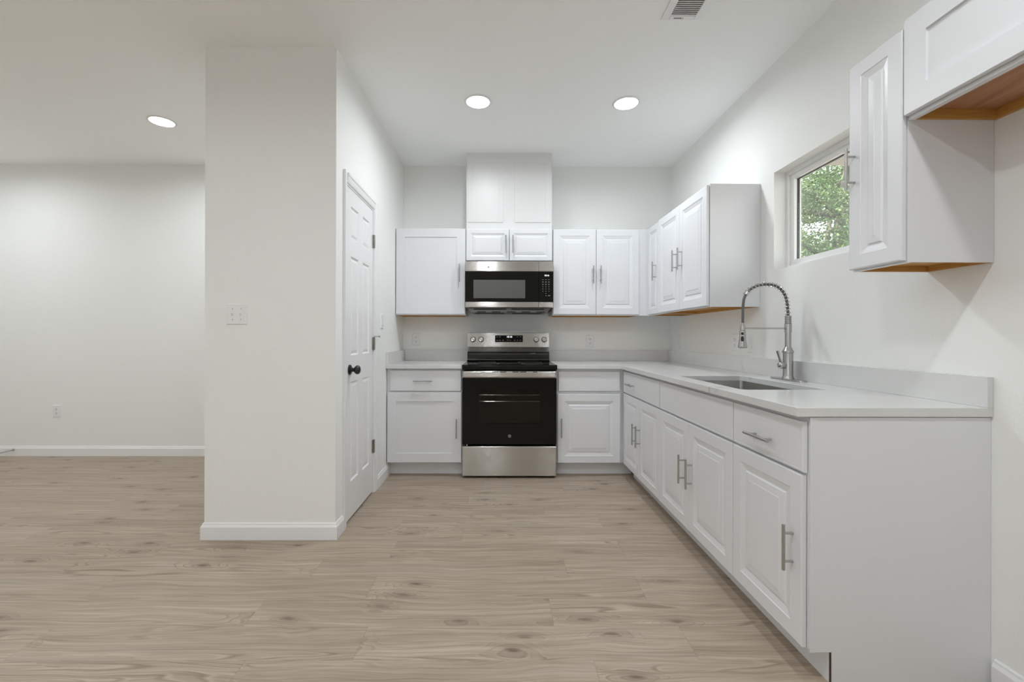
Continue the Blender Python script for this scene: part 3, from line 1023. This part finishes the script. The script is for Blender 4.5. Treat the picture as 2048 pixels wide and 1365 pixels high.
# cooktop
m = MB().prism([(-0.672, 0.872), (-0.672, 0.8985), (-0.664, 0.9075), (-0.655, 0.9110), (-0.150, 0.9110), (-0.135, 0.9200), (-0.02, 0.9200), (-0.02, 0.872)], 'x', RX0 - 0.0005, RX1 + 0.0030)
ck = m.build('cooktop', M['black_glass'], rg, 0.002)
for bx_, by_, br_ in ((-0.115, -0.52, 0.105), (0.265, -0.52, 0.088), (-0.115, -0.27, 0.075), (0.265, -0.27, 0.105)):
    m = MB()
    sg = 48
    vs, fs = [], []
    for k in range(sg):
        an = 2 * PI * k / sg
        for rr in (br_, br_ - 0.002):
            for zz in (0.9108, 0.9113):
                vs.append((bx_ + rr * math.cos(an), by_ + rr * math.sin(an), zz))
    for k in range(sg):
        a, b = 4 * k, 4 * ((k + 1) % sg)
        fs += [(a, b, b + 1, a + 1), (a + 2, a + 3, b + 3, b + 2), (a + 1, b + 1, b + 3, a + 3), (a, a + 2, b + 2, b)]
    m.add(vs, fs).build('burner_ring', M['badge'], ck)
# backguard
BX0, BX1 = RX0 + 0.003, RX1 - 0.003
m = MB().prism([(-0.150, 0.9205), (-0.150, 0.9850), (-0.134, 0.9990), (-0.134, 1.0405), (-0.020, 1.1740), (-0.020, 0.9205)], 'x', BX0, BX1)
bg = m.build('backguard', M['black_enamel'], rg)
m = MB().box((BX0 + 0.006, -0.1525, 0.9770), (BX1 - 0.006, -0.150, 0.9795)).box((BX0 + 0.006, -0.1525, 0.9255), (BX1 - 0.006, -0.150, 0.9280))
m.build('trim_line', M['duct_grey'], bg)
m = MB().prism([(-0.1345, 0.9990), (-0.1365, 0.9990), (-0.1530, 1.0395), (-0.1345, 1.0395)], 'x', BX0, BX1)
m.build('lower_band', M['steel'], bg)
# leaning steel control panel
tl = 0.10
pz0, pz1 = 1.0400, 1.1760
py0 = -0.1560
dirz = Vector((0, math.sin(tl), math.cos(tl)))
nrm = Vector((0, -math.cos(tl), math.sin(tl)))
o0 = Vector((0, py0, pz0))
mpP = lambda u, z_, wv: tuple(Vector((u, 0, 0)) + o0 + dirz * (z_ - pz0) + nrm * (wv - 0.016))
cp = MB().rings(mpP, BX0 - 0.002, BX1 + 0.002, pz0, pz1, [(0, -0.004), (0.0015, -0.001), (0.004, 0), (0.02, 0)], 0.016).build('control_panel', M['steel'], rg)
m = MB()
m.prism([(py0 + 0.014, pz0 + 0.002), (py0 + 0.014 + 0.0135, pz1 - 0.002), (-0.021, pz1 - 0.002), (-0.021, pz0 + 0.002)], 'x', BX0, BX1)
m.build('panel_housing', M['steel'], rg)
dx0, dx1, dz0_, dz1_ = -0.0470, 0.2070, 1.0880, 1.1505
ds = MB().rings(mpP, dx0, dx1, dz0_, dz1_, [(0, 0.0010), (0.0005, 0.0012), (0.002, 0.0012)], 0.016).build('display', M['black_glass'], cp)
rotp = (PI / 2 - tl, 0, 0)


def onp(u, z_, wv=0.0176):
    return mpP(u, z_, wv)


text('clock_digits', '10:16', 0.024, onp(0.084, 1.1360), rotp, M['digits'], cp, 0.0001)
def mark(u, z_, a, b, name='button_mark', mat='mark'):
    return MB().rings(mpP, u - a, u + a, z_ - b, z_ + b, [(0, 0.00125), (0.0002, 0.0015)], 0.016).build(name, M[mat], cp)


for u, z_, a, b in [(-0.030, 1.1360, 0.007, 0.0018), (-0.004, 1.1360, 0.007, 0.0018), (0.158, 1.1370, 0.006, 0.0018), (0.186, 1.1370, 0.006, 0.0018)] + \
        [(u, 1.1040, 0.006, 0.0022) for u in (-0.028, -0.003, 0.026, 0.132, 0.158, 0.184)] + [(u, 1.1060, 0.003, 0.0022) for u in (0.064, 0.078, 0.094)]:
    mark(u, z_, a, b)
for u in (-0.2500, -0.1755, 0.3300, 0.4035):
    c_ = Vector(onp(u, 1.1120, 0.016))
    k = MB().lathe(c_, nrm, [(0, 0.0250), (0.003, 0.0250), (0.003, 0.0222), (0.010, 0.0216)], 28).build('knob', M['black_plastic'], cp, smooth=True)
    k2 = MB()
    k2.lathe(c_ + nrm * 0.0095, nrm, [(0, 0.0196), (0.006, 0.0196), (0.0085, 0.0180), (0.0090, 0.013)], 28)
    a_, b_ = dirz * 0.0188, Vector((0.0036, 0, 0))
    base_ = c_ + nrm * 0.018
    q = [base_ - a_ - b_, base_ - a_ + b_, base_ + a_ + b_, base_ + a_ - b_]
    k2.add(q + [v_ + nrm * 0.010 for v_ in q], [(0, 3, 2, 1), (4, 5, 6, 7), (0, 1, 5, 4), (1, 2, 6, 5), (2, 3, 7, 6), (3, 0, 4, 7)])
    k2.build('knob_cap', M['chrome'], cp, smooth=True)
    mark(u - 0.003, 1.0640, 0.0022, 0.0022, 'burner_mark', 'slot')
m = MB()
for k, (a, b) in enumerate(((0, 0.005), (0.008, 0.012), (0.015, 0.020), (0.023, 0.027), (0.030, 0.036), (0.038, 0.043))):
    m.box((0.279 + a, -0.1522, 0.9815), (0.279 + b, -0.1500, 0.9860))
m.build('printed_caption', M['mark'], bg)

# ================================================================== MICROWAVE
mw = thing('microwave', (RC, -0.19, 1.36), 'stainless steel over-range microwave with black glass door, under the short cabinet', 'microwave')
MX0, MX1, MZ0, MZ1 = -0.3030, 0.4560, 1.3890, 1.7880
MB().box((MX0 + 0.004, -0.372, MZ0), (MX1 - 0.004, -0.001, MZ1)).build('body', M['black_enamel'], mw)
FM = Front('Y', -0.372)
MSX = 0.3300
P_EDGE = [(0, -0.003), (0.0015, -0.001), (0.004, 0), (0.006, 0)]
dr = MB().rings(FM, MX0, MSX - 0.0008, 1.4375, 1.7000, [(0, -0.001), (0.001, 0), (0.002, 0)], 0.026).build('door', M['black_glass'], mw)
MB().rings(FM, MX0, MSX - 0.0008, 1.7002, MZ1 - 0.001, P_EDGE, 0.028).build('door_trim', M['steel'], dr)
MB().rings(FM, MX0, MSX - 0.0008, MZ0, 1.4373, P_EDGE, 0.028).build('door_trim', M['steel'], dr)
MB().rings(FM, -0.2320, 0.2140, 1.4690, 1.6270, [(0, 0.0002), (0.001, 0.0008), (0.002, 0.0008)], 0.026).build('viewing_window', M['grey_mesh'], dr)
lg = Vector((-0.103, -0.372 - 0.028, 1.7370))
MB().lathe(lg, (0, -1, 0), [(0, 0.0090), (0.0006, 0.0090), (0.0006, 0.0080), (0.0003, 0.0078)], 24).build('badge', M['badge'], dr)
text('badge_mark', 'ge', 0.011, (-0.103, -0.4006, 1.7372), (PI / 2, 0, 0), M['black_glass'], dr)
cpn = MB().rings(FM, MSX + 0.0008, MX1, 1.4375, 1.7000, [(0, -0.001), (0.001, 0), (0.002, 0)], 0.026).build('control_panel', M['black_glass'], mw)
MB().rings(FM, MSX + 0.0008, MX1, 1.7002, MZ1 - 0.001, P_EDGE, 0.028).build('panel_trim', M['steel'], cpn)
MB().rings(FM, MSX + 0.0008, MX1, MZ0, 1.4373, P_EDGE, 0.028).build('panel_trim', M['steel'], cpn)
text('clock_digits', '10:16', 0.0195, (0.3985, -0.3985, 1.6660), (PI / 2, 0, 0), M['digits'], cpn, 0.0001)
def mk(u, z_, a, b):
    MB().box((u - a, -0.3986, z_ - b), (u + a, -0.3978, z_ + b)).build('button_mark', M['mark'], cpn)


for u in (0.366, 0.392, 0.418):
    mk(u, 1.6300, 0.0065, 0.0014)
    mk(u, 1.6100, 0.0060, 0.0028)
    mk(u, 1.5895, 0.0050, 0.0030)
    for zz in (1.5690, 1.5500, 1.5300):
        mk(u, zz, 0.0026, 0.0030)
mk(0.392, 1.5115, 0.0026, 0.0030)
mk(0.394, 1.4915, 0.0070, 0.0014)
mk(0.420, 1.4925, 0.0085, 0.0032)
# underside: grey tray with vents
m = MB().prism([(MX0 + 0.010, MZ0 - 0.0005), (MX0 + 0.050, 1.3490), (MX1 - 0.050, 1.3490), (MX1 - 0.010, MZ0 - 0.0005)], 'y', -0.345, -0.03)
ut = m.build('underside_tray', M['duct_grey'], mw)
for k in range(2):
    m = MB()
    a = MX0 + 0.07 + k * 0.33
    m.box((a, -0.3470, 1.3720), (a + 0.285, -0.3450, 1.3830))
    m.box((a + 0.01, -0.33, 1.3470), (a + 0.27, -0.10, 1.3490))
    m.build('grease_filter', M['slot'], mw)
for k in range(5):
    a = MX0 + 0.10 + k * 0.13
    MB().box((a, -0.3480, 1.3500), (a + 0.075, -0.3450, 1.3585)).build('vent_louver', M['black_plastic'], mw)


# ================================================================== ELECTRICAL PLATES
class Plate:
    """maps (u sideways, z up, w out) on a wall"""
    def __init__(s, c, right, out):
        s.c, s.r, s.o = Vector(c), Vector(right), Vector(out)

    def __call__(s, u, z, wv):
        return tuple(s.c + s.r * u + Vector((0, 0, z)) + s.o * wv)

    def box(s, m, u0, u1, z0, z1, w0, w1):
        return m.box(s(u0, z0, w0), s(u1, z1, w1))


def plate_base(P, root, hw, hh=0.0585):
    return MB().rings(P, -hw, hw, -hh, hh, [(0, -0.0045), (0.003, -0.0008), (0.006, 0), (0.01, 0)], 0.006).build('cover_plate', M['plate'], root)


def outlet(c, right, out, label):
    root = thing('wall_outlet', c, label, 'outlet')
    P = Plate(c, right, out)
    plate_base(P, root, 0.0365)
    for zz in (-0.0195, 0.0195):
        b = MB().lathe(P(0, zz, 0.006), out, [(0, 0.0165), (0.0022, 0.0165), (0.0026, 0.0158)], 24).build('receptacle', M['plate'], root)
        m = MB()
        P.box(m, -0.0078, -0.0052, zz - 0.001, zz + 0.0085, 0.0086, 0.0091)
        P.box(m, 0.0052, 0.0078, zz, zz + 0.0080, 0.0086, 0.0091)
        m.lathe(P(0, zz - 0.0075, 0.0086), out, [(0, 0.0030), (0.0005, 0.0030)], 12)
        m.build('socket_slot', M['slot'], b)
    MB().lathe(P(0, 0, 0.006), out, [(0, 0.0030), (0.0010, 0.0026)], 12).build('screw', M['plate'], root)
    return root


def rocker(c, right, out, label):
    root = thing('wall_switch', c, label, 'switch')
    P = Plate(c, right, out)
    plate_base(P, root, 0.0365)
    m = MB()
    m.add([P(-0.0165, -0.033, 0.006), P(0.0165, -0.033, 0.006), P(0.0165, 0.033, 0.006), P(-0.0165, 0.033, 0.006),
           P(-0.0165, -0.033, 0.0105), P(0.0165, -0.033, 0.0105), P(0.0165, 0, 0.0075), P(-0.0165, 0, 0.0075), P(0.0165, 0.033, 0.0090), P(-0.0165, 0.033, 0.0090)],
          [(0, 3, 2, 1), (0, 1, 5, 4), (4, 5, 6, 7), (7, 6, 8, 9), (9, 8, 2, 3), (1, 2, 8, 6, 5), (0, 4, 7, 9, 3)])
    m.build('rocker', M['plate'], root)
    for zz in (-0.0485, 0.0485):
        MB().lathe(P(0, zz, 0.006), out, [(0, 0.0030), (0.0010, 0.0026)], 12).build('screw', M['plate'], root)
    return root


OX, OUTY, OUTX = (1, 0, 0), (0, -1, 0), (-1, 0, 0)
outlet((-4.1930, 0, 0.421), OX, OUTY, 'white outlet low on the living room back wall')
outlet((-0.7995, 0, 1.1110), OX, OUTY, 'white outlet above the worktop left of the range')
outlet((0.8550, 0, 1.0960), OX, OUTY, 'white outlet above the worktop right of the range')
rocker((XR, -0.2170, 1.1000), (0, -1, 0), OUTX, 'white wall switch on the window wall close to the room corner')
outlet((XR, -1.1750, 1.1020), (0, -1, 0), OUTX, 'white outlet on the window wall just left of the tap spray head')
rocker((XR, -1.3640, 1.0960), (0, -1, 0), OUTX, 'white wall switch on the window wall half hidden behind the tap spray head')
rocker((XL, -0.7550, 1.2560), (0, 1, 0), (1, 0, 0), 'white rocker switch on the kitchen wall between closet door and cabinets')
# double toggle on the closet front
c = (-1.4750, YP, 1.2605)
root = thing('wall_switch', c, 'white double toggle switch plate on the front of the closet block', 'switch')
P = Plate(c, OX, OUTY)
plate_base(P, root, 0.0585, 0.0585)
for u in (-0.023, 0.023):
    m = MB()
    P.box(m, u - 0.0055, u + 0.0055, -0.012, 0.012, 0.006, 0.0068)
    sq = lambda a, b, zc: [P(u - a, zc - b, 0), P(u + a, zc - b, 0), P(u + a, zc + b, 0), P(u - a, zc + b, 0)]
    lo = [P(u - 0.0038, -0.008, 0.0068), P(u + 0.0038, -0.008, 0.0068), P(u + 0.0038, 0.006, 0.0068), P(u - 0.0038, 0.006, 0.0068)]
    hi = [P(u - 0.0032, 0.004, 0.0175), P(u + 0.0032, 0.004, 0.0175), P(u + 0.0032, 0.0105, 0.0160), P(u - 0.0032, 0.0105, 0.0160)]
    m.add(lo + hi, [(0, 3, 2, 1), (4, 5, 6, 7), (0, 1, 5, 4), (1, 2, 6, 5), (2, 3, 7, 6), (3, 0, 4, 7)])
    m.build('toggle', M['plate'], root)
    for zz in (-0.030, 0.030):
        s_ = MB().lathe(P(u, zz, 0.006), OUTY, [(0, 0.0030), (0.0010, 0.0026)], 12)
        s_.build('screw', M['nickel'], root)

# spring door stop on the skirting
ds_ = thing('door_stop', (-4.60, -bt, 0.05), 'small metal spring door stop on the skirting at the left edge', 'door stop')
a, b = Vector((-4.585, -bt, 0.060)), Vector((-4.640, -0.085, 0.046))
MB().lathe(a, (b - a), [(0, 0.011), (0.006, 0.010), (0.008, 0.006)], 14).build('mount', M['hinge'], ds_, smooth=True)
MB().tube([a.lerp(b, 0.05), b], 0.0048, 10).build('spring', M['hinge'], ds_, smooth=True)
MB().tube([b, b + (b - a).normalized() * 0.014], 0.007, 10).build('tip', M['rubber'], ds_, smooth=True)


# ================================================================== CEILING FIXTURES
def downlight(x_, y_, label):
    root = thing('recessed_light', (x_, y_, HC), label, 'ceiling light', 'recessed ceiling downlights')
    MB().lathe((x_, y_, HC - 0.0005), (0, 0, -1), [(0, 0.094), (0.003, 0.092), (0.006, 0.084), (0.0065, 0.080), (0.0045, 0.0785)], 40).build('trim_ring', M['plate'], root, smooth=True)
    MB().lathe((x_, y_, HC - 0.004), (0, 0, -1), [(0, 0.0785), (0.0018, 0.0785), (0.0026, 0.070)], 40).build('lens', M['lens'], root)
    ld = bpy.data.lights.new('downlight_beam', 'AREA')
    ld.shape = 'DISK'
    ld.size = 0.15
    ld.energy = LAMP
    ld.color = (0.94, 1.0, 1.04)
    ld.spread = math.radians(BEAM)
    lo = bpy.data.objects.new('downlight_beam', ld)
    COL.objects.link(lo)
    lo.location = (x_, y_, HC - 0.0085)


downlight(-0.1574, -1.1530, 'lit recessed ceiling light above the range side of the kitchen')
downlight(0.8688, -1.1440, 'lit recessed ceiling light nearer the window wall of the kitchen')
downlight(-2.5600, -0.8500, 'lit recessed ceiling light in the living room left of the closet block')
for k, (x_, y_) in enumerate([(-0.1574, -3.55), (0.8688, -3.55), (-1.70, -3.45), (-0.1574, -5.9), (-2.56, -5.9), (-4.3, -3.4), (-4.3, -5.9), (-4.4, -0.85)]):  # leading pair inferred from shadows; the others are added to brighten the room
    downlight(x_, y_, 'unseen recessed ceiling light, one of a set partly added to brighten the room')

vt = thing('ceiling_vent', (0.915, -2.13, HC), 'white slatted air vent in the ceiling near the window wall', 'vent')
vx0, vx1, vy0, vy1 = 0.8120, 1.0180, -2.3080, -1.9500
m = MB()
zf, zt_ = HC - 0.0075, HC - 0.0003
ix0, ix1, iy0, iy1 = vx0 + 0.040, vx1 - 0.040, vy0 + 0.028, vy1 - 0.028
m.box((vx0, vy0, zf), (ix0, vy1, zt_)).box((ix1, vy0, zf), (vx1, vy1, zt_)).box((ix0, vy0, zf), (ix1, iy0, zt_)).box((ix0, iy1, zf), (ix1, vy1, zt_))
m.build('frame', M['plate'], vt, 0.003)
MB().box((ix0, iy0, HC - 0.0015), (ix1, iy1, HC - 0.0005)).build('duct_opening', M['duct_grey'], vt)
ns = 24
for k in range(ns):
    yy = iy0 + (iy1 - iy0) * (k + 0.5) / ns
    m = MB().prism([(yy - 0.0068, zf), (yy + 0.0052, zf + 0.0046), (yy + 0.0060, zf + 0.0038), (yy - 0.0060, zf - 0.0008)], 'x', ix0, ix1)
    m.build('slat', M['plate'], vt)
MB().box((0.873, vy1 - 0.0175, zf - 0.0006), (0.921, vy1 - 0.0125, zf)).build('lever_slot', M['slot'], vt)
MB().box((0.912, vy1 - 0.0185, zf - 0.010), (0.917, vy1 - 0.0115, zf - 0.0006)).build('damper_lever', M['plate'], vt)

# ================================================================== OUTDOORS
g = MB().box((XR + WT + 0.02, -14, -0.35), (30, 30, -0.25)).build('ground', M['grass'])
struct(g)
e = MB().box((XR + WT, -6.0, 2.46), (XR + WT + 1.15, -0.82, 2.56)).build('eave', M['soffit'])
struct(e, 'beige eave soffit outside the window')

rng = random.Random(7)


def tree(base, height, rad, label, seed, nleaf, zlo):
    r = np.random.default_rng(seed)
    rr = random.Random(seed)
    root = thing('tree', base, label, 'tree')
    b = Vector(base)
    trunk = [b + Vector((0.12 * math.sin(k * 1.3 + seed), 0.10 * math.cos(k * 1.7), height * 0.9 * k / 8)) for k in range(9)]
    m = MB().tube(trunk, [0.17 * (1 - 0.09 * k) for k in range(9)], 10)
    m.build('trunk', M['bark'], root, smooth=True)
    m = MB()
    clusters = []
    for k in range(46):
        t = rr.uniform(0.12, 1.0)
        p0 = trunk[min(8, int(t * 8))]
        an = rr.uniform(0, 2 * PI)
        ln = rad * rr.uniform(0.55, 1.05) * (1.05 - 0.5 * abs(t - 0.5))
        d = Vector((math.cos(an), math.sin(an), rr.uniform(-0.05, 0.45)))
        pts = [p0]
        for j in range(1, 5):
            pts.append(p0 + d * ln * j / 4 + Vector((rr.uniform(-0.08, 0.08), rr.uniform(-0.08, 0.08), rr.uniform(-0.08, 0.08))))
        m.tube(pts, [0.045, 0.034, 0.024, 0.016, 0.008], 6)
        for j in range(2, 5):
            for q in range(3):
                c_ = pts[j] + Vector((rr.uniform(-0.3, 0.3), rr.uniform(-0.3, 0.3), rr.uniform(-0.15, 0.25)))
                if c_.z > zlo:
                    clusters.append(c_)
                    m.tube([pts[j], pts[j].lerp(c_, 0.5) + Vector((0, 0, 0.03)), c_], [0.012, 0.009, 0.004], 5)
    m.build('branches', M['bark'], root, smooth=True)
    cl = np.array([tuple(c_ - b) for c_ in clusters])
    idx = r.integers(0, len(cl), nleaf)
    cen = cl[idx] + r.normal(0, 1, (nleaf, 3)) * np.array([0.20, 0.20, 0.11])
    nrm_ = r.normal(0, 1, (nleaf, 3)) + np.array([-0.5, -0.4, 0.9])
    nrm_ /= np.linalg.norm(nrm_, axis=1)[:, None]
    tn = np.cross(nrm_, r.normal(0, 1, (nleaf, 3)))
    tn /= np.linalg.norm(tn, axis=1)[:, None]
    bn = np.cross(nrm_, tn)
    s_ = r.uniform(0.014, 0.030, (nleaf, 1))
    V = np.stack([cen - tn * s_, cen + bn * s_ * 0.62 - nrm_ * s_ * 0.15, cen + tn * s_, cen - bn * s_ * 0.62 - nrm_ * s_ * 0.15], 1).reshape(-1, 3)
    me = bpy.data.meshes.new('foliage')
    me.from_pydata(V.tolist(), [], [(4 * k, 4 * k + 1, 4 * k + 2, 4 * k + 3) for k in range(nleaf)])
    me.materials.append(M['leaf'])
    o = bpy.data.objects.new('foliage', me)
    COL.objects.link(o)
    o.parent = root
    return root


tree((6.2, 3.7, -0.3), 6.4, 2.3, 'leafy green tree seen through the kitchen window', 11, 110000, 0.5)
tree((9.2, 7.4, -0.3), 8.2, 3.0, 'darker leafy tree standing farther off behind the first tree outside the window', 23, 80000, 0.3)
tree((13.0, 13.2, -0.3), 10.0, 3.4, 'farthest tree outside the window, mostly hidden by the nearer two', 31, 90000, 0.3)
